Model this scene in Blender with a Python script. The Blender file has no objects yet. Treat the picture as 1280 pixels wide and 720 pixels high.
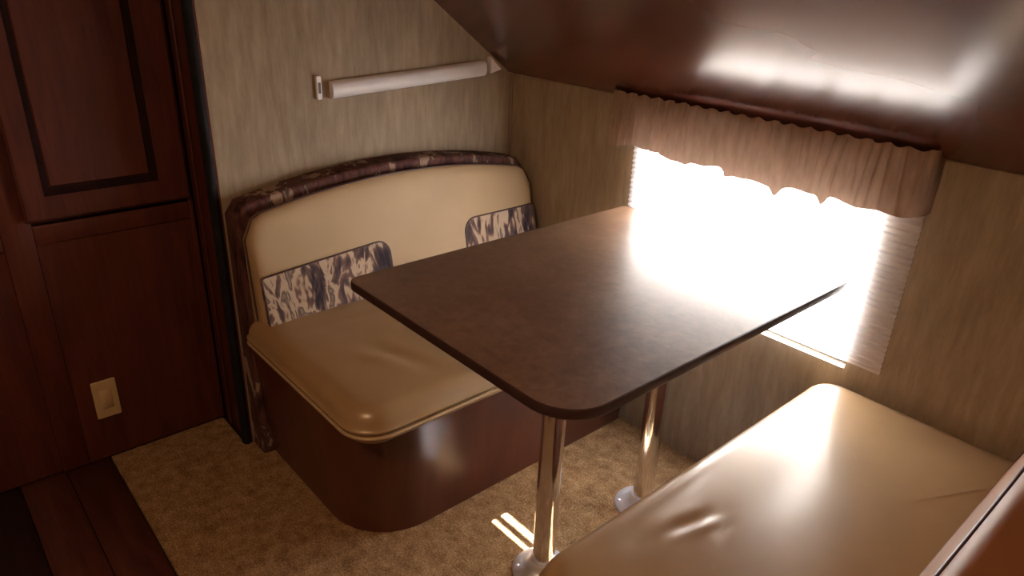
import bpy, bmesh, math, random
from mathutils import Vector, Matrix
random.seed(4)
scene = bpy.context.scene
col = scene.collection
PI = math.pi

# ------------------------------------------------------------------ camera
YAW, PITCH, ROLL = math.radians(47.95), math.radians(24.30), math.radians(2.41)
F_PX = 897.3
CAM = Vector((0.0, 0.0, 1.42))
fw = Vector((-math.sin(YAW)*math.cos(PITCH), math.cos(YAW)*math.cos(PITCH), -math.sin(PITCH)))
rt = fw.cross(Vector((0, 0, 1))).normalized()
up = rt.cross(fw)
rt2 = math.cos(ROLL)*rt + math.sin(ROLL)*up
up2 = -math.sin(ROLL)*rt + math.cos(ROLL)*up
cd = bpy.data.cameras.new('camera')
cd.sensor_width = 36.0
cd.lens = F_PX/1280*36.0
cd.clip_start = 0.02
cam = bpy.data.objects.new('camera', cd)
cam.matrix_world = Matrix(((rt2.x, up2.x, -fw.x, CAM.x), (rt2.y, up2.y, -fw.y, CAM.y),
                           (rt2.z, up2.z, -fw.z, CAM.z), (0, 0, 0, 1)))
col.objects.link(cam)
scene.camera = cam

# ------------------------------------------------------------------ light
world = bpy.data.worlds.new('sky')
scene.world = world
world.use_nodes = True
wn = world.node_tree.nodes
wbg = wn['Background']
sky = wn.new('ShaderNodeTexSky')
sky.sky_type = 'NISHITA'
sky.sun_disc = False
sky.sun_elevation = math.radians(39.5)
sky.sun_rotation = math.radians(0)
world.node_tree.links.new(sky.outputs[0], wbg.inputs[0])
wbg.inputs[1].default_value = 0.7

SUN_DIR = Vector((0.004, -1.0, -0.824)).normalized()
sd = bpy.data.lights.new('sun', 'SUN')
sd.energy = 36.0
sd.angle = math.radians(0.55)
sd.color = (1.0, 0.985, 0.97)
sun = bpy.data.objects.new('sun', sd)
sun.rotation_euler = SUN_DIR.to_track_quat('-Z', 'Y').to_euler()
sun.location = (-1, 5, 5)
col.objects.link(sun)

scene.view_settings.view_transform = 'Standard'
scene.view_settings.look = 'None'
scene.view_settings.gamma = 1.0
scene.view_settings.use_curve_mapping = False
scene.view_settings.exposure = 2.35

# ------------------------------------------------------------------ materials
def new_mat(name):
    m = bpy.data.materials.new(name)
    m.use_nodes = True
    nt = m.node_tree
    return m, nt, nt.nodes['Principled BSDF']

def ramp(nt, fac, stops, interp='LINEAR'):
    r = nt.nodes.new('ShaderNodeValToRGB')
    r.color_ramp.interpolation = interp
    e = r.color_ramp.elements
    while len(e) < len(stops):
        e.new(0.5)
    for i, (p, c) in enumerate(stops):
        e[i].position = p
        e[i].color = (*c, 1)
    nt.links.new(fac, r.inputs[0])
    return r

def coords(nt, scale=(1, 1, 1), kind='Object'):
    tc = nt.nodes.new('ShaderNodeTexCoord')
    mp = nt.nodes.new('ShaderNodeMapping')
    mp.inputs['Scale'].default_value = scale
    nt.links.new(tc.outputs[kind], mp.inputs[0])
    return mp.outputs[0]

def noise(nt, vec, scale, detail=4, rough=0.55, dist=0.0):
    n = nt.nodes.new('ShaderNodeTexNoise')
    n.inputs['Scale'].default_value = scale
    n.inputs['Detail'].default_value = detail
    n.inputs['Roughness'].default_value = rough
    n.inputs['Distortion'].default_value = dist
    nt.links.new(vec, n.inputs['Vector'])
    return n.outputs[0]

def bump(nt, bsdf, fac, strength, dist):
    b = nt.nodes.new('ShaderNodeBump')
    b.inputs['Strength'].default_value = strength
    b.inputs['Distance'].default_value = dist
    nt.links.new(fac, b.inputs['Height'])
    nt.links.new(b.outputs[0], bsdf.inputs['Normal'])

def mat_noise(name, c1, c2, scale, sc3=(1, 1, 1), rough=0.5, bstr=0.0, bdist=0.001, lo=0.3, hi=0.7,
              spec=0.5, coat=0.0, dist=0.0, metal=0.0, detail=4):
    m, nt, b = new_mat(name)
    n = noise(nt, coords(nt, sc3), scale, detail, dist=dist)
    r = ramp(nt, n, [(lo, c1), (hi, c2)])
    nt.links.new(r.outputs[0], b.inputs['Base Color'])
    b.inputs['Roughness'].default_value = rough
    b.inputs['Specular IOR Level'].default_value = spec
    b.inputs['Coat Weight'].default_value = coat
    b.inputs['Coat Roughness'].default_value = 0.25
    b.inputs['Metallic'].default_value = metal
    if bstr:
        bump(nt, b, n, bstr, bdist)
    return m

M = {}
M['wood_v'] = mat_noise('cherry_wood_upright', (0.062, 0.013, 0.009), (0.115, 0.026, 0.014), 6, (6, 6, 0.5), 0.42, dist=1.2)
M['wood_dark'] = mat_noise('glazed_groove', (0.012, 0.004, 0.004), (0.022, 0.007, 0.006), 8, (4, 4, 0.6), 0.8, spec=0.1)
M['wood_base'] = mat_noise('cherry_veneer', (0.075, 0.022, 0.014), (0.125, 0.038, 0.022), 5, (3, 3, 0.4), 0.33, dist=1.0)
M['wood_over'] = mat_noise('lacquered_cherry_panel', (0.095, 0.027, 0.016), (0.118, 0.034, 0.019), 3, (0.5, 3, 3), 0.20, dist=0.0, spec=0.72, detail=1)
M['plank_a'] = mat_noise('plank_red', (0.05, 0.014, 0.010), (0.10, 0.028, 0.016), 7, (0.6, 6, 6), 0.4, dist=1.0)
M['plank_b'] = mat_noise('plank_brown', (0.036, 0.012, 0.011), (0.070, 0.022, 0.017), 7, (0.6, 6, 6), 0.4, dist=1.0)
M['plank_c'] = mat_noise('plank_shade_tone', (0.018, 0.008, 0.009), (0.034, 0.013, 0.013), 7, (0.6, 6, 6), 0.45, dist=1.0)
M['tan'] = mat_noise('tan_vinyl', (0.34, 0.215, 0.108), (0.39, 0.25, 0.13), 5, rough=0.34, spec=0.6, coat=0.25)
M['rust'] = mat_noise('rust_vinyl', (0.24, 0.098, 0.038), (0.29, 0.12, 0.05), 5, rough=0.55, spec=0.3)
M['tan_back'] = mat_noise('tan_back_vinyl', (0.36, 0.245, 0.135), (0.40, 0.275, 0.155), 5, rough=0.55, spec=0.3)
M['piping'] = mat_noise('dark_piping', (0.05, 0.025, 0.025), (0.08, 0.04, 0.035), 20, rough=0.4)
M['tan_piping'] = mat_noise('tan_piping', (0.42, 0.29, 0.17), (0.48, 0.34, 0.20), 20, rough=0.35)
M['rubber'] = mat_noise('black_rubber', (0.008, 0.008, 0.010), (0.016, 0.015, 0.018), 30, rough=0.75, spec=0.2)
M['white'] = mat_noise('white_plastic', (0.74, 0.70, 0.71), (0.80, 0.76, 0.77), 12, rough=0.35)
M['almond'] = mat_noise('almond_plastic', (0.55, 0.40, 0.22), (0.60, 0.44, 0.25), 12, rough=0.4)
M['edge'] = mat_noise('table_edge', (0.040, 0.019, 0.016), (0.058, 0.028, 0.023), 30, rough=0.4)
M['corner'] = mat_noise('corner_bead', (0.22, 0.14, 0.10), (0.27, 0.17, 0.12), 10, rough=0.5)
M['frame'] = mat_noise('window_frame_metal', (0.10, 0.09, 0.09), (0.14, 0.13, 0.12), 20, rough=0.5)
M['plain'] = mat_noise('beige_panel', (0.34, 0.28, 0.22), (0.40, 0.33, 0.26), 6, rough=0.7)
M['soil'] = mat_noise('gravel', (0.30, 0.27, 0.23), (0.44, 0.40, 0.34), 3, rough=0.9)

def chrome():
    m, nt, b = new_mat('polished_chrome')
    n = noise(nt, coords(nt), 40, 2)
    r = ramp(nt, n, [(0.3, (0.09, 0.09, 0.09)), (0.7, (0.13, 0.13, 0.13))])
    nt.links.new(r.outputs[0], b.inputs['Roughness'])
    b.inputs['Metallic'].default_value = 1.0
    b.inputs['Base Color'].default_value = (0.80, 0.79, 0.80, 1)
    return m
M['chrome'] = chrome()
M['flange'] = mat_noise('satin_chrome', (0.80, 0.83, 0.95), (0.86, 0.89, 1.0), 40, rough=0.32, metal=0.55)

def wallpaper():
    m, nt, b = new_mat('fibre_wallpaper')
    a = noise(nt, coords(nt, (1, 1, 0.16)), 45, 6, 0.7)
    c = noise(nt, coords(nt, (1, 1, 0.5)), 5, 3)
    mx = nt.nodes.new('ShaderNodeMath'); mx.operation = 'MULTIPLY_ADD'
    mx.inputs[1].default_value = 0.7
    nt.links.new(a, mx.inputs[0])
    m2 = nt.nodes.new('ShaderNodeMath'); m2.operation = 'MULTIPLY'; m2.inputs[1].default_value = 0.3
    nt.links.new(c, m2.inputs[0]); nt.links.new(m2.outputs[0], mx.inputs[2])
    r = ramp(nt, mx.outputs[0], [(0.30, (0.222, 0.164, 0.108)), (0.52, (0.332, 0.253, 0.172)), (0.72, (0.44, 0.346, 0.245))])
    nt.links.new(r.outputs[0], b.inputs['Base Color'])
    b.inputs['Roughness'].default_value = 0.62
    b.inputs['Specular IOR Level'].default_value = 0.3
    bump(nt, b, a, 0.25, 0.0015)
    return m
M['wallpaper'] = wallpaper()

def laminate():
    m, nt, b = new_mat('mottled_brown_laminate')
    a = noise(nt, coords(nt), 38, 8, 0.7, 0.6)
    c = noise(nt, coords(nt), 7, 4, 0.6)
    mx = nt.nodes.new('ShaderNodeMath'); mx.operation = 'MULTIPLY_ADD'; mx.inputs[1].default_value = 0.6
    m2 = nt.nodes.new('ShaderNodeMath'); m2.operation = 'MULTIPLY'; m2.inputs[1].default_value = 0.4
    nt.links.new(c, m2.inputs[0]); nt.links.new(a, mx.inputs[0]); nt.links.new(m2.outputs[0], mx.inputs[2])
    r = ramp(nt, mx.outputs[0], [(0.30, (0.090, 0.044, 0.025)), (0.5, (0.175, 0.098, 0.058)), (0.70, (0.275, 0.170, 0.112))])
    nt.links.new(r.outputs[0], b.inputs['Base Color'])
    rr = ramp(nt, a, [(0.3, (0.30,)*3), (0.7, (0.44,)*3)])
    nt.links.new(rr.outputs[0], b.inputs['Roughness'])
    bump(nt, b, a, 0.22, 0.0012)
    return m
M['laminate'] = laminate()

def carpet_mat():
    m, nt, b = new_mat('tan_loop_carpet')
    a = noise(nt, coords(nt), 190, 3, 0.7)
    c = noise(nt, coords(nt), 26, 4, 0.65)
    mx = nt.nodes.new('ShaderNodeMath'); mx.operation = 'MULTIPLY_ADD'; mx.inputs[1].default_value = 0.6
    m2 = nt.nodes.new('ShaderNodeMath'); m2.operation = 'MULTIPLY'; m2.inputs[1].default_value = 0.4
    nt.links.new(c, m2.inputs[0]); nt.links.new(a, mx.inputs[0]); nt.links.new(m2.outputs[0], mx.inputs[2])
    r = ramp(nt, mx.outputs[0], [(0.36, (0.13, 0.068, 0.030)), (0.5, (0.29, 0.172, 0.085)), (0.64, (0.50, 0.33, 0.18))])
    nt.links.new(r.outputs[0], b.inputs['Base Color'])
    b.inputs['Roughness'].default_value = 0.95
    b.inputs['Specular IOR Level'].default_value = 0.1
    bump(nt, b, mx.outputs[0], 0.8, 0.006)
    return m
M['carpet'] = carpet_mat()

def floral(name, dark):
    m, nt, b = new_mat(name)
    v = coords(nt, (1, 1, 0.55))
    n = nt.nodes.new('ShaderNodeTexNoise')
    n.inputs['Scale'].default_value = 9; n.inputs['Detail'].default_value = 3
    n.inputs['Distortion'].default_value = 1.2
    nt.links.new(v, n.inputs['Vector'])
    w = nt.nodes.new('ShaderNodeTexNoise')
    w.inputs['Scale'].default_value = 24; w.inputs['Detail'].default_value = 2
    w.inputs['Distortion'].default_value = 2.2
    nt.links.new(coords(nt, (1, 1, 0.22)), w.inputs['Vector'])
    mx = nt.nodes.new('ShaderNodeMath'); mx.operation = 'MULTIPLY_ADD'; mx.inputs[1].default_value = 0.45
    m2 = nt.nodes.new('ShaderNodeMath'); m2.operation = 'MULTIPLY'; m2.inputs[1].default_value = 0.75
    nt.links.new(n.outputs[0], m2.inputs[0])
    nt.links.new(w.outputs[0], mx.inputs[0]); nt.links.new(m2.outputs[0], mx.inputs[2])
    if dark:
        st = [(0.42, (0.020, 0.010, 0.014)), (0.54, (0.080, 0.028, 0.026)), (0.62, (0.125, 0.055, 0.042)),
              (0.655, (0.05, 0.03, 0.032)), (0.70, (0.32, 0.22, 0.16))]
    else:
        st = [(0.44, (0.030, 0.022, 0.030)), (0.53, (0.085, 0.055, 0.055)), (0.575, (0.17, 0.10, 0.08)), (0.60, (0.42, 0.31, 0.22)),
              (0.66, (0.46, 0.35, 0.25)), (0.70, (0.10, 0.07, 0.07)), (0.80, (0.40, 0.30, 0.22))]
    r = ramp(nt, mx.outputs[0], st)
    nt.links.new(r.outputs[0], b.inputs['Base Color'])
    b.inputs['Roughness'].default_value = 0.8
    b.inputs['Specular IOR Level'].default_value = 0.2
    return m
M['floral_dark'] = floral('floral_fabric_border', True)
M['floral'] = floral('floral_fabric_panel', False)

def sheer(name, c1, c2, trans):
    m, nt, b = new_mat(name)
    out = nt.nodes['Material Output']
    n = noise(nt, coords(nt, (1, 1, 0.3)), 60, 4)
    r = ramp(nt, n, [(0.3, c1), (0.7, c2)])
    nt.links.new(r.outputs[0], b.inputs['Base Color'])
    b.inputs['Roughness'].default_value = 0.85
    b.inputs['Specular IOR Level'].default_value = 0.15
    t = nt.nodes.new('ShaderNodeBsdfTranslucent')
    nt.links.new(r.outputs[0], t.inputs[0])
    mx = nt.nodes.new('ShaderNodeMixShader')
    mx.inputs[0].default_value = trans
    nt.links.new(b.outputs[0], mx.inputs[1]); nt.links.new(t.outputs[0], mx.inputs[2])
    nt.links.new(mx.outputs[0], out.inputs[0])
    return m
M['shade'] = sheer('pleated_shade_fabric', (0.72, 0.66, 0.64), (0.78, 0.72, 0.70), 0.55)
M['valance'] = sheer('gathered_valance_fabric', (0.29, 0.195, 0.145), (0.38, 0.262, 0.20), 0.13)

def glass():
    m, nt, b = new_mat('clear_glass')
    out = nt.nodes['Material Output']
    t = nt.nodes.new('ShaderNodeBsdfTransparent')
    t.inputs[0].default_value = (0.92, 0.94, 0.93, 1)
    g = nt.nodes.new('ShaderNodeBsdfGlossy'); g.inputs['Roughness'].default_value = 0.02
    mx = nt.nodes.new('ShaderNodeMixShader'); mx.inputs[0].default_value = 0.06
    nt.links.new(t.outputs[0], mx.inputs[1]); nt.links.new(g.outputs[0], mx.inputs[2])
    nt.links.new(mx.outputs[0], out.inputs[0])
    return m
M['glass'] = glass()

def fill_glow():  # emission for the added fill lamp over the aisle
    m, nt, b = new_mat('fill_lamp_glow')
    b.inputs['Base Color'].default_value = (0.9, 0.85, 0.75, 1)
    b.inputs['Emission Color'].default_value = (1.0, 0.61, 0.33, 1)
    b.inputs['Emission Strength'].default_value = 24.0
    return m
M['glow'] = fill_glow()

# ------------------------------------------------------------------ helpers
def finish(name, bm, mat, parent=None, smooth=False):
    bmesh.ops.recalc_face_normals(bm, faces=bm.faces[:])
    me = bpy.data.meshes.new(name)
    bm.to_mesh(me)
    bm.free()
    if smooth:
        for p in me.polygons:
            p.use_smooth = True
        try:
            me.set_sharp_from_angle(angle=math.radians(50))
        except Exception:
            pass
    me.materials.append(M[mat])
    o = bpy.data.objects.new(name, me)
    col.objects.link(o)
    if parent:
        o.parent = parent
        o.matrix_parent_inverse = Matrix.Translation(-parent.location)
    return o

def tag(o, label=None, cat=None, group=None, kind=None):
    if label: o['label'] = label
    if cat: o['category'] = cat
    if group: o['group'] = group
    if kind: o['kind'] = kind
    return o

def thing(name, label, cat, loc, group=None):
    o = bpy.data.objects.new(name, None)
    o.location = loc
    o.empty_display_size = 0.05
    col.objects.link(o)
    return tag(o, label, cat, group)

def add_box(bm, x0, x1, y0, y1, z0, z1, bev=0.0, seg=2):
    vs = [bm.verts.new((x, y, z)) for x in (x0, x1) for y in (y0, y1) for z in (z0, z1)]
    idx = [(0, 1, 3, 2), (4, 6, 7, 5), (0, 4, 5, 1), (2, 3, 7, 6), (0, 2, 6, 4), (1, 5, 7, 3)]
    fs = [bm.faces.new([vs[i] for i in f]) for f in idx]
    if bev:
        es = list({e for f in fs for e in f.edges})
        bmesh.ops.bevel(bm, geom=es, offset=bev, segments=seg, affect='EDGES', profile=0.5)

def box(name, x0, x1, y0, y1, z0, z1, mat, parent=None, bev=0.0, seg=2):
    bm = bmesh.new()
    add_box(bm, x0, x1, y0, y1, z0, z1, bev, seg)
    return finish(name, bm, mat, parent, smooth=bev > 0)

def struct(o):
    o['kind'] = 'structure'
    return o

def rounded(u0, u1, v0, v1, radii, n=10, step=0.025):
    """closed CCW outline; radii for corners (u0v0, u1v0, u1v1, u0v1); edges subdivided"""
    cs = [(u0, v0, PI), (u1, v0, 1.5*PI), (u1, v1, 0), (u0, v1, 0.5*PI)]
    pts = []
    for (cx, cy, a0), r in zip(cs, radii):
        sx = 1 if cx == u0 else -1
        sy = 1 if cy == v0 else -1
        ox, oy = cx + sx*r, cy + sy*r
        if r < 1e-6:
            pts.append((cx, cy)); continue
        for k in range(n+1):
            a = a0 + 0.5*PI*k/n
            pts.append((ox + r*math.cos(a), oy + r*math.sin(a)))
    return resample(pts, step)

def resample(pts, step):
    out = []
    for i, p in enumerate(pts):
        q = pts[(i+1) % len(pts)]
        d = math.hypot(q[0]-p[0], q[1]-p[1])
        if d < 1e-7:
            continue
        k = max(1, int(round(d/step)))
        for j in range(k):
            t = j/k
            out.append((p[0]+(q[0]-p[0])*t, p[1]+(q[1]-p[1])*t))
    return out

def inset(pts, d):
    n = len(pts)
    out = []
    for i in range(n):
        a, b, c = pts[i-1], pts[i], pts[(i+1) % n]
        t1 = (b[0]-a[0], b[1]-a[1]); t2 = (c[0]-b[0], c[1]-b[1])
        l1 = math.hypot(*t1) or 1; l2 = math.hypot(*t2) or 1
        nx = -(t1[1]/l1 + t2[1]/l2); ny = (t1[0]/l1 + t2[0]/l2)
        l = math.hypot(nx, ny) or 1
        k = min(1.6, 2/max(l, 0.8))
        out.append((b[0]+nx/l*d*k, b[1]+ny/l*d*k))
    return out

def pillow(pts, w0, w1, r, fn, rings=16, crown=0.0, bulge=0.0, disp=None):
    """solid with outline pts (CCW), from w0 to w1 with rounded rims of radius r; fn(u,v,w)->xyz"""
    bm = bmesh.new()
    cu = sum(p[0] for p in pts)/len(pts); cv = sum(p[1] for p in pts)/len(pts)
    loops = []
    K = 5
    for k in range(K+1):                                   # lower rim
        a = 0.5*PI*k/K
        loops.append([(u, v, w0 + r - r*math.sin(0.5*PI - a)*1.0) for u, v in inset(pts, r*(1-math.sin(a)))])
    S = 3
    for k in range(1, S):
        b = bulge*math.sin(PI*k/S)
        loops.append([(u, v, w0+r+(w1-w0-2*r)*k/S) for u, v in inset(pts, -b)])
    for k in range(K+1):                                   # upper rim
        a = 0.5*PI*k/K
        loops.append([(u, v, w1 - r + r*math.sin(a)) for u, v in inset(pts, r*(1-math.cos(a)))])
    top = inset(pts, r)
    for k in range(1, rings):
        s = 1 - k/rings
        c = crown*(1-s**2.2)
        loops.append([(cu+(u-cu)*s, cv+(v-cv)*s, w1 + c) for u, v in top])
    if disp:
        for L in loops[K+S:]:
            for i, (u, v, w) in enumerate(L):
                L[i] = (u, v, w + disp(u, v))
    rows = [[bm.verts.new(fn(*p)) for p in L] for L in loops]
    n = len(pts)
    for a, b in zip(rows, rows[1:]):
        for i in range(n):
            bm.faces.new((a[i], a[(i+1) % n], b[(i+1) % n], b[i]))
    ct = bm.verts.new(fn(cu, cv, w1 + crown + (disp(cu, cv) if disp else 0)))
    for i in range(n):
        bm.faces.new((rows[-1][i], rows[-1][(i+1) % n], ct))
    bm.faces.new(list(reversed(rows[0])))
    return bm

def tube(path, r, closed=False, n=8):
    bm = bmesh.new()
    P = [Vector(p) for p in path]
    rows = []
    for i, p in enumerate(P):
        a = P[i-1] if (i > 0 or closed) else p
        b = P[(i+1) % len(P)] if (i < len(P)-1 or closed) else p
        t = (b-a).normalized()
        ref = Vector((0, 0, 1)) if abs(t.z) < 0.9 else Vector((1, 0, 0))
        s = t.cross(ref).normalized(); q = s.cross(t)
        rows.append([bm.verts.new(p + r*(math.cos(2*PI*k/n)*s + math.sin(2*PI*k/n)*q)) for k in range(n)])
    rng = range(len(rows)) if closed else range(len(rows)-1)
    for i in rng:
        a, b = rows[i], rows[(i+1) % len(rows)]
        for k in range(n):
            bm.faces.new((a[k], a[(k+1) % n], b[(k+1) % n], b[k]))
    if not closed:
        bm.faces.new(rows[0]); bm.faces.new(rows[-1])
    return bm

def lathe(prof, cx, cy, n=40):
    bm = bmesh.new()
    rows = [[bm.verts.new((cx+r*math.cos(2*PI*k/n), cy+r*math.sin(2*PI*k/n), z)) for k in range(n)] for r, z in prof]
    for a, b in zip(rows, rows[1:]):
        for k in range(n):
            bm.faces.new((a[k], a[(k+1) % n], b[(k+1) % n], b[k]))
    bm.faces.new(rows[0]); bm.faces.new(rows[-1])
    return bm

def loft(loops, caps=True):
    bm = bmesh.new()
    rows = [[bm.verts.new(p) for p in L] for L in loops]
    n = len(rows[0])
    for a, b in zip(rows, rows[1:]):
        for k in range(n):
            bm.faces.new((a[k], a[(k+1) % n], b[(k+1) % n], b[k]))
    if caps:
        bm.faces.new(list(reversed(rows[0]))); bm.faces.new(rows[-1])
    return bm

# ------------------------------------------------------------------ the setting
XL, XR = -1.93, 0.03          # end walls of the slide-out
YW = 1.70                     # window wall
YO = 0.645                    # mouth of the slide-out
XC = -2.12                    # face of the tall cabinet
RX0, RX1, RY0 = -2.75, 1.60, -1.60
ZC, ZS = 2.05, 1.80

struct(box('ground', -25, 25, YW+0.3, 40, -0.95, -0.9, 'soil'))

# floor with separate planks in the aisle
fl = struct(box('floor', RX0, RX1, RY0, YW+0.05, -0.06, -0.016, 'plank_c'))
rows = []
y = 0.288
r = 0
while y > RY0+0.02:
    x = XC - 0.4 if r % 2 else XC - 0.05
    while x < RX1:
        x2 = min(x+1.15, RX1-0.002)
        y0 = max(y-0.1155, RY0+0.002)
        mat = 'plank_c' if r == 2 else ('plank_a', 'plank_b', 'plank_a')[(r + int(x*3)) % 3]  # third row near-black: shade put into the plank colour
        box('plank', max(x, RX0+0.002), x2-0.002, y0, y, -0.016, -0.006 - 0.0006*random.random(), mat, fl, 0.0015, 1)
        x += 1.15
    y -= 0.117
    r += 1

# window wall with its opening
WX0, WX1, WZ0, WZ1 = -1.325, -0.612, 0.515, 1.02
bm = bmesh.new()
for a in ((XL-0.05, WX0, YW, YW+0.05, -0.016, ZS), (WX1, XR+0.05, YW, YW+0.05, -0.016, ZS),
          (WX0, WX1, YW, YW+0.05, -0.016, WZ0), (WX0, WX1, YW, YW+0.05, WZ1, ZS)):
    add_box(bm, *a)
struct(finish('wall_window', bm, 'wallpaper'))
struct(box('wall_left', XL-0.05, XL, YO+0.012, YW, -0.016, ZS, 'wallpaper'))
struct(box('wall_side', RX0, XL-0.05, YO+0.031, YO+0.06, -0.016, ZC, 'plain'))
struct(box('wall_right', XR, XR+0.05, YO, YW, -0.016, ZS, 'wallpaper'))
struct(box('wall_front', XR+0.05, RX1, YO, YO+0.05, -0.016, ZC, 'plain'))
struct(box('wall_back', RX0, RX1, RY0-0.05, RY0, -0.016, ZC, 'plain'))
struct(box('wall_far', RX0-0.05, RX0, RY0, YW, -0.016, ZC, 'plain'))
struct(box('wall_near', RX1, RX1+0.05, RY0, YW, -0.016, ZC, 'plain'))
bm = bmesh.new()
add_box(bm, RX0-0.05, RX1+0.05, RY0-0.05, YO+0.05, ZC, ZC+0.05)
add_box(bm, XL-0.3, XR+0.05, YO, YW+0.05, ZS, ZS+0.04)
add_box(bm, RX0, XR+0.05, YO+0.001, YO+0.049, ZS+0.04, ZC)
struct(finish('ceiling', bm, 'plain'))
struct(box('trim_1', XL, XL+0.010, YW-0.010, YW, 0.0, 1.075, 'corner', None, 0.003))

# upright wooden trim at the mouth of the slide-out, with rubber seal
tr = struct(box('trim_2', XC+0.001, XL-0.001, YO-0.002, YO+0.03, -0.006, ZS, 'wood_v', None, 0.004))
box('trim_bead', XC+0.045, XC+0.062, YO-0.008, YO-0.001, 0.0, ZS-0.002, 'wood_v', tr, 0.003)
bm = loft([[(XL-0.012+0.019*math.cos(2*PI*k/14), YO-0.004+0.013*math.sin(2*PI*k/14), z) for k in range(14)] for z in (0.0, 0.02, ZS)])
seal = finish('seal_strip', bm, 'rubber', None, True)
tag(seal, 'black rubber seal strip running up between wood trim and wallpaper', 'seal')

# carpet of the slide-out
o2 = [(XC+0.002, 0.292), (XR-0.002, 0.292), (XR-0.002, YW-0.002), (XL+0.002, YW-0.002), (XL+0.002, YO-0.0125), (XC+0.002, YO-0.0125)]
bm = loft([[(u, v, z) for u, v in o2] for z in (-0.016, 0.0)])
cp = finish('carpet', bm, 'carpet')
tag(cp, 'tan loop pile carpet under the dinette table', 'carpet')

# window frame, panes, and a bar added to split the sun into stripes
wd = thing('window_1', None, None, (0.5*(WX0+WX1), YW+0.04, WZ0))
wd['kind'] = 'structure'
bm = bmesh.new()
t = 0.008
for a in ((WX0, WX1, WZ0, WZ0+t), (WX0, WX1, WZ1-t, WZ1), (WX0, WX0+t, WZ0, WZ1), (WX1-t, WX1, WZ0, WZ1)):
    add_box(bm, a[0], a[1], YW+0.030, YW+0.058, a[2], a[3])
finish('window_frame', bm, 'frame', wd)
box('sun_split_bar', WX0+t, WX1-t, YW+0.036, YW+0.05, WZ0+0.055, WZ0+0.065, 'frame', wd)
box('pane', WX0+t, WX1-t, YW+0.042, YW+0.045, WZ0+0.065, WZ1-t, 'glass', wd)
box('pane', WX0+t, WX1-t, YW+0.042, YW+0.045, WZ0+t, WZ0+0.055, 'glass', wd)

# ------------------------------------------------------------------ overhead sloping panel
SL = math.tan(math.radians(36.0))
ZB = 1.078
yt = YW - (ZS - ZB)/SL
bm = bmesh.new()
prof = [(YW, ZB)]
prof += [(YW-0.012, ZB+0.001)]
k = 14
for i in range(k+1):
    yy = YW-0.014 + (yt-(YW-0.014))*i/k
    prof.append((yy, ZB+0.002+(ZS-ZB-0.003)*i/k))
prof += [(YW, ZS-0.001)]
rows = [[(x, a, b) for a, b in prof] for x in (XL+0.001, XR-0.001)]
rows = [[(x, a-0.003, b) for x, a, b in L] for L in rows]
bm = loft(rows)
ov = finish('overhead_panel', bm, 'wood_over', None, True)
tag(ov, 'glossy dark cherry overhead panel sloping up above the window valance', 'overhead panel')

# ------------------------------------------------------------------ tall cabinet
cb = thing('tall_cabinet', 'dark cherry tall cabinet with recessed panel door above a plain panel', 'cabinet', (XC-0.25, 0.05, 0))
box('carcass', RX0+0.003, XC-0.022, -0.60, YO-0.004, -0.005, ZC-0.003, 'wood_v', cb)
def stile(y0, y1, z0, z1, d=0.0, name='stile'):
    box(name, XC-0.022, XC+d, y0, y1, z0, z1, 'wood_v', cb, 0.003)
stile(0.165, 0.235, 0.0, ZC-0.004)
stile(0.627, YO-0.004, 0.0, ZC-0.004)
stile(0.2352, 0.6268, 0.70, 0.752, 0.0, 'rail')
stile(0.2352, 0.6268, 1.86, 1.93, 0.0, 'rail')
box('lower_panel', XC-0.021, XC-0.004, 0.2352, 0.6268, 0.0, 0.70, 'wood_v', cb)
box('side_panel', XC-0.021, XC-0.012, -0.59, 0.1648, 0.0, 0.70, 'wood_v', cb)
stile(-0.59, 0.1648, 0.70, 0.752, 0.0, 'rail')
stile(-0.59, -0.52, 0.752, ZC-0.004)
def door(y0, y1, z0, z1, py0, py1, pz0, pz1):
    loops = []
    def ring(a0, a1, b0, b1, x):
        return [(x, a0, b0), (x, a1, b0), (x, a1, b1), (x, a0, b1)]
    loops.append(ring(y0, y1, z0, z1, XC+0.001))
    loops.append(ring(y0, y1, z0, z1, XC+0.016))
    loops.append(ring(y0+.006, y1-.006, z0+.006, z1-.006, XC+0.021))
    loops.append(ring(py0, py1, pz0, pz1, XC+0.021))
    loops.append(ring(py0, py1, pz0, pz1, XC+0.006))
    d = finish('door', loft(loops), 'wood_v', cb)
    lo = [ring(py0, py1, pz0, pz1, XC+0.0195), ring(py0+.008, py1-.008, pz0+.010, pz1-.010, XC+0.013),
          ring(py0+.016, py1-.016, pz0+.019, pz1-.019, XC+0.009), ring(py0+.016, py1-.016, pz0+.019, pz1-.019, XC+0.007),
          ring(py0, py1, pz0, pz1, XC+0.007)]
    m = finish('panel_molding', loft(lo, False), 'wood_dark', d)
    bm = loft([ring(py0+.016, py1-.016, pz0+.019, pz1-.019, XC+0.007), ring(py0+.020, py1-.020, pz0+.024, pz1-.024, XC+0.011)])
    finish('door_panel', bm, 'wood_v', d)
    return d
door(0.222, 0.632, 0.768, 1.85, 0.276, 0.552, 0.832, 1.78)
door(-0.50, 0.150, 0.768, 1.85, -0.44, 0.09, 0.832, 1.78)

oc = thing('outlet_cover', 'small almond plastic outlet cover on the lower cabinet panel', 'outlet cover', (XC-0.004, 0.312, 0.2))
bm = pillow(rounded(0.280, 0.346, 0.138, 0.262, (0.004,)*4, 4, 0.02), 0.0, 0.007, 0.003, lambda u, v, w: (XC-0.004+w, u, v), rings=3)
finish('plate', bm, 'almond', oc, True)
box('insert', XC+0.002, XC+0.0038, 0.297, 0.329, 0.168, 0.232, 'almond', oc, 0.0007, 1)

# ------------------------------------------------------------------ dinette benches
Y0, Y1 = 0.635, YW-0.016

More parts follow.
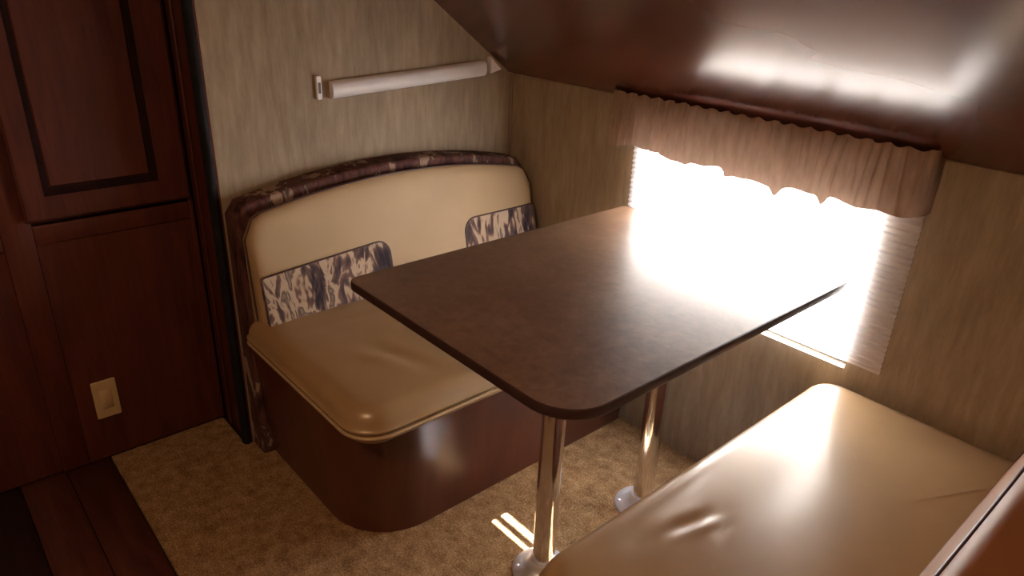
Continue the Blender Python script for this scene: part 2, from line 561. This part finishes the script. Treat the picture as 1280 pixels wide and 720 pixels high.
def bench(name, label, wall, d, front, crease, toe, seat_mat, back_mat, side, wrinkles):
    """wall: x of the wall behind; d: +1 if bench faces +x; front/crease/toe: distances from the wall"""
    X = lambda u: wall + d*u
    root = thing(name, label, 'bench', (X(front*0.5), 0.5*(Y0+Y1), 0.0))
    # wooden base with rounded aisle corner, leaning in towards the floor
    def plan(f, s, rr):
        pts = rounded(0.004, f, s, Y1, (0.02, rr, 0.004, 0.004), 18, 0.06)
        return pts
    ring0 = plan(toe, 0.692, 0.185)
    loops = []
    for z, k in ((0.0, 0.0), (0.004, 0.0), (0.12, 0.25), (0.25, 0.62), (0.385, 1.0)):
        f = toe + 0.050*k; s = 0.692 - 0.034*k; rr = 0.185
        loops.append([(X(u), v, z) for u, v in plan(f, s, rr)])
    n = min(len(L) for L in loops)
    m = len(loops[0])
    if any(len(L) != m for L in loops):
        # equal count by construction of the same number of samples
        loops = []
        for z, k in ((0.0, 0.0), (0.004, 0.0), (0.12, 0.25), (0.25, 0.62), (0.385, 1.0)):
            loops.append([(X(u*(toe+0.05*k)/toe), Y1-(Y1-v)*(Y1-0.692+0.034*k)/(Y1-0.692), z) for u, v in ring0])
    finish('base', loft(loops), 'wood_base', root, True)
    # seat cushion
    out = rounded(crease-0.07, front, Y0, Y1, (0.03, 0.085, 0.07, 0.02), 12, 0.022)
    def disp(u, v):
        z = 0.0
        for (wu, wv, ang, ln, wd, am) in wrinkles:
            du, dv = u-wu, v-wv
            a = du*math.cos(ang)+dv*math.sin(ang); b = -du*math.sin(ang)+dv*math.cos(ang)
            z += am*math.exp(-(a/ln)**2-(b/wd)**2)
        return z
    bm = pillow(out, 0.386, 0.493, 0.048, lambda u, v, w: (X(u), v, w), rings=34, crown=0.010, bulge=0.006, disp=disp)
    seat = finish('seat_cushion', bm, seat_mat, root, True)
    finish('piping', tube([(X(u), v, 0.424) for u, v in inset(out, -0.002)], 0.0045, True), 'tan_piping', seat, True)
    # floral back panel down to the floor
    def arch(v, base, rise):
        t = (v-1.17)/0.53
        return base + rise*(1-t*t)
    def back_outline(v0, v1, zb, base, rise, rc):
        pts = [(v0, zb), (v1, zb)]
        # right corner
        N = 40
        top = []
        for i in range(N+1):
            v = v1 + (v0-v1)*i/N
            z = arch(v, base, rise)
            e0 = v - v0; e1 = v1 - v
            for e in (e0, e1):
                if e < rc:
                    z -= rc - math.sqrt(max(0, rc*rc-(rc-e)**2))
            top.append((v, z))
        return resample(pts+top, 0.03)
    zp, rise = 0.792, 0.066
    pan = back_outline(0.658, Y1, 0.002, zp, rise, 0.03)
    thick = 0.03 if side else crease - 0.095
    lk = 1.25 if side else 1.9
    bm = pillow(pan, 0.002, thick, 0.012, lambda u, v, w: (X(w), u, v), rings=3)
    finish('back_panel', bm, 'floral_dark', root, True)
    # back cushion
    cz = 0.47
    fx = lambda u, v, w: (X(thick + w*(1.0 - max(0.0, v-cz)*lk)), u, v)
    bo = back_outline(0.664, Y1-0.002, cz, zp-0.024, rise-0.004, 0.055)
    cw = crease + 0.018 - thick
    bm = pillow(bo, 0.0005, cw, 0.034, fx, rings=22, crown=0.008)
    back = finish('backrest_cushion', bm, back_mat, root, True)
    finish('piping', tube([fx(u, v, cw-0.001 if side else cw*0.55) for u, v in inset(bo, 0.028 if side else 0.0)], 0.0042, True), 'piping', back, True)
    # floral lumbar pads, one at each end
    def crown_at(u, v):
        return 0.006
    for (a, b, rad, zt) in () if side else ((0.674, 1.078, (0.004, 0.004, 0.045, 0.012), 0.652), (1.365, Y1-0.012, (0.004, 0.004, 0.012, 0.045), 0.655)):
        po = rounded(a, b, cz+0.015, zt, rad, 8, 0.03)
        if a < 1:
            po = [(u, v - (1.078-u)*0.07*(v-cz)/(zt-cz)) for u, v in po]
        bm = pillow(po, cw-0.012, cw+0.012, 0.006, fx, rings=8, crown=0.004)
        finish('lumbar_pad', bm, 'floral', back, True)
        finish('pad_piping', tube([fx(u, v, cw+0.008) for u, v in inset(po, 0.001)], 0.003, True), 'piping', back, True)
    # welt where back meets seat
    return root

bench('dinette_bench', 'tan vinyl dinette bench with floral pads below the white rail', XL, 1, 0.745, 0.185, 0.640, 'tan', 'tan_back', 0,
      [(0.55, 0.86, 0.3, 0.10, 0.018, -0.006), (0.52, 0.80, 0.5, 0.05, 0.015, 0.004), (0.40, 0.95, 1.3, 0.16, 0.02, -0.003),
       (0.30, 0.80, 1.45, 0.14, 0.012, -0.003)])
bench('dinette_bench', 'tan vinyl dinette bench with rust back facing the floral padded bench', XR, -1, 0.688, 0.225, 0.585, 'tan', 'rust', 1,
      [(0.565, 0.945, 1.75, 0.045, 0.014, -0.006), (0.540, 0.955, 1.75, 0.05, 0.012, 0.004), (0.59, 0.93, 1.6, 0.06, 0.014, 0.003),
       (0.52, 0.99, 1.1, 0.05, 0.012, -0.004), (0.63, 0.98, 1.5, 0.12, 0.016, -0.004), (0.60, 0.84, 1.2, 0.06, 0.016, -0.004)])

# ------------------------------------------------------------------ table
TX0, TX1, TY0, TY1, TZ = -1.346, -0.637, 0.708, 1.668, 0.760
PX = -0.957
tb = thing('dinette_table', 'mottled brown laminate dinette table on two chrome posts', 'table', (PX, 1.21, 0.0))
to = rounded(TX0, TX1, TY0, TY1, (0.032, 0.095, 0.02, 0.02), 14, 0.05)
bm = loft([[(u, v, z) for u, v in inset(to, 0.0035)] for z in (TZ-0.019, TZ-0.0004)])
finish('tabletop', bm, 'laminate', tb)
bm = loft([[(u, v, z) for u, v in inset(to, d)] for d, z in ((0.0038, TZ-0.0205), (0.0010, TZ-0.0195), (0.0, TZ-0.017), (0.0, TZ-0.004), (0.001, TZ-0.001), (0.0040, TZ)) ], False)
finish('edge_band', bm, 'edge', tb, True)
for py in (1.010, 1.405):
    bm = lathe([(0.0285, 0.010), (0.0285, TZ-0.038)], PX, py)
    p = finish('post', bm, 'chrome', tb, True)
    bm = lathe([(0.078, 0.0005), (0.078, 0.005), (0.074, 0.009), (0.058, 0.014), (0.043, 0.021), (0.037, 0.032), (0.034, 0.042), (0.0287, 0.043), (0.0287, 0.012)], PX, py)
    finish('floor_flange', bm, 'flange', p, True)
    bm = lathe([(0.0287, TZ-0.067), (0.034, TZ-0.066), (0.036, TZ-0.050), (0.042, TZ-0.038), (0.085, TZ-0.028), (0.085, TZ-0.0212), (0.02, TZ-0.0212)], PX, py)
    finish('top_flange', bm, 'chrome', p, True)
    for q in range(4):
        a = PI/4 + q*PI/2
        bm = lathe([(0.005, 0.0095), (0.005, 0.0135), (0.003, 0.0145)], PX+0.066*math.cos(a), py+0.066*math.sin(a), 10)
        finish('screw', bm, 'flange', p, True)

# ------------------------------------------------------------------ pleated shade
SX0, SX1 = -1.350, -0.524
SZ0, SZ1 = 0.554, 1.038
sh = thing('pleated_shade', 'pale pleated window shade pulled down and glowing with daylight', 'window shade', (0.5*(SX0+SX1), YW-0.018, SZ0))
bm = bmesh.new()
N = 64
rows = []
for i in range(N+1):
    z = SZ0 + (SZ1-SZ0)*i/N
    yy = YW-0.012 - (0.006 if i % 2 else 0.0)
    rows.append([bm.verts.new((SX0+(SX1-SX0)*j/6, yy, z)) for j in range(7)])
for a, b in zip(rows, rows[1:]):
    for j in range(6):
        bm.faces.new((a[j], a[j+1], b[j+1], b[j]))
finish('pleated_fabric', bm, 'shade', sh)
bm = bmesh.new()
rows = [[bm.verts.new((x, YW-0.012-d, z)) for x in (SX0, SX1)] for d, z in ((0.0, SZ0), (0.003, SZ0-0.004), (0.004, SZ0-0.010))]
for a, b in zip(rows, rows[1:]):
    bm.faces.new((a[0], a[1], b[1], b[0]))
finish('hem', bm, 'shade', sh)
box('head_rail', SX0, SX1, YW-0.030, YW-0.001, SZ1, SZ1+0.018, 'white', sh, 0.002)

# ------------------------------------------------------------------ gathered valance
VX0, VX1, VY, VZ0, VZ1 = -1.420, -0.520, 1.632, 0.938, 1.098
va = thing('window_valance', 'gathered brown fabric valance mounted across the top of the window', 'valance', (0.5*(VX0+VX1), VY+0.03, VZ0))
path = []
rc = 0.028
for i in range(12):
    path.append((VX0, YW-0.001 - (YW-0.001-VY-rc)*i/12, (-1, 0)))
for i in range(10):
    a = 0.5*PI*i/10
    path.append((VX0+rc-rc*math.cos(a), VY+rc-rc*math.sin(a), (-math.cos(a), -math.sin(a))))
NF = 420
for i in range(NF+1):
    path.append((VX0+rc+(VX1-VX0-2*rc)*i/NF, VY, (0, -1)))
for i in range(1, 11):
    a = 0.5*PI*i/10
    path.append((VX1-rc+rc*math.sin(a), VY+rc-rc*math.cos(a), (math.sin(a), -math.cos(a))))
for i in range(1, 13):
    path.append((VX1, VY+rc+(YW-0.001-VY-rc)*i/12, (1, 0)))
rnd = random.Random(9)
folds = []
xx = VX0 - 0.02
while xx < VX1 + 0.02:
    dense = 1.0 if xx < -1.15 else 1.5
    folds.append((xx, rnd.uniform(0.004, 0.010)*(1.25 if xx < -1.15 else 0.8), rnd.uniform(0.004, 0.008), rnd.uniform(0.3, 1.0), rnd.uniform(-0.10, 0.16)))
    xx += rnd.uniform(0.012, 0.024)*dense
def hem(x):
    h = VZ0 + 0.004*math.sin(x*23) + 0.003*math.sin(x*61+1)
    h += -0.004 + 0.018*(x+1.40)/0.88 + (0.008 if x < -1.006 else 0.0)
    for c, a, w in ((-0.855, -0.020, 0.012), (-0.735, -0.022, 0.011), (-1.00, -0.012, 0.014), (-1.13, -0.010, 0.016), (-1.30, 0.006, 0.05)):
        h += a*math.exp(-((x-c)/w)**2)
    return h
bm = bmesh.new()
NR = 22
rows = []
for r in range(NR+1):
    t = r/NR
    row = []
    for (px, py, nn) in path:
        z0 = hem(px)
        z = z0 + (min(VZ1 + 0.003*math.sin(px*140), ZB - 0.004 + (YW-py)*SL) - z0)*t
        off = 0.0
        for (fx0, am, w, reach, sl) in folds:
            dx = px - (fx0 + sl*(t-1.0)*0.12)
            if abs(dx) < 3*w:
                amp = am*(0.35 + 0.65*min(1.0, t/reach if reach else 1))
                off -= amp*math.exp(-(dx/w)**2)
        off += 0.004*math.sin(PI*t)
        wgt = 1.0 if abs(nn[1]) > 0.5 else 0.3
        if t > 0.96:
            off += 0.003
        row.append(bm.verts.new((px+nn[0]*off*wgt, py+nn[1]*off*wgt, z)))
    rows.append(row)
for a, b in zip(rows, rows[1:]):
    for j in range(len(a)-1):
        bm.faces.new((a[j], a[j+1], b[j+1], b[j]))
fab = finish('gathered_fabric', bm, 'valance', va, True)
box('mounting_board', VX0+0.012, VX1-0.012, VY+0.014, YW-0.002, 1.061, 1.072, 'wood_base', va)

# ------------------------------------------------------------------ rail and clip on the end wall
rl = thing('wall_rail', 'long white plastic rail mounted on wallpaper above the bench', 'rail', (XL, 1.30, 1.075))
prof = [(0.0, -0.024), (0.014, -0.024), (0.022, -0.017), (0.025, -0.004), (0.023, 0.012), (0.016, 0.022), (0.0, 0.024)]
bm = loft([[(XL+0.0005+a, yy, zz+b) for a, b in prof] for yy, zz in ((1.002, 1.070), (1.566, 1.100))])
finish('rail_body', bm, 'white', rl, True)
tri = [(1.586, 1.082), (1.636, 1.094), (1.587, 1.136)]
bm = loft([[(XL+0.0005+dx, 1.597+(a-1.597)*s, 1.098+(b-1.098)*s) for a, b in tri] for dx, s in ((0, 1), (0.018, 1), (0.022, 0.85))])
finish('end_bracket', bm, 'white', rl)
cl = thing('wall_plate', 'tiny narrow white plastic plate beside the end of the rail', 'plate', (XL, 0.97, 1.08))
bm = pillow(rounded(0.958, 0.974, 1.046, 1.112, (0.004,)*4, 4, 0.01), 0.0005, 0.012, 0.003, lambda u, v, w: (XL+w, u, v), rings=3)
finish('plate', bm, 'white', cl, True)
box('slot', XL+0.0115, XL+0.0135, 0.963, 0.970, 1.064, 1.094, 'frame', cl)

# ------------------------------------------------------------------ unseen ceiling lamp, added to fill the room with warm light
lp = thing('fill_lamp', 'round warm ceiling lamp added as unseen fill over the aisle', 'lamp', (-0.45, -0.55, ZC))
bm = lathe([(0.13, ZC-0.0005), (0.13, ZC-0.018), (0.115, ZC-0.022), (0.02, ZC-0.022)], -0.45, -0.55)
finish('fill_lamp_base', bm, 'white', lp, True)
bm = lathe([(0.11, ZC-0.0225), (0.105, ZC-0.045), (0.08, ZC-0.065), (0.04, ZC-0.076), (0.005, ZC-0.079)], -0.45, -0.55)
finish('fill_lamp_diffuser', bm, 'glow', lp, True)
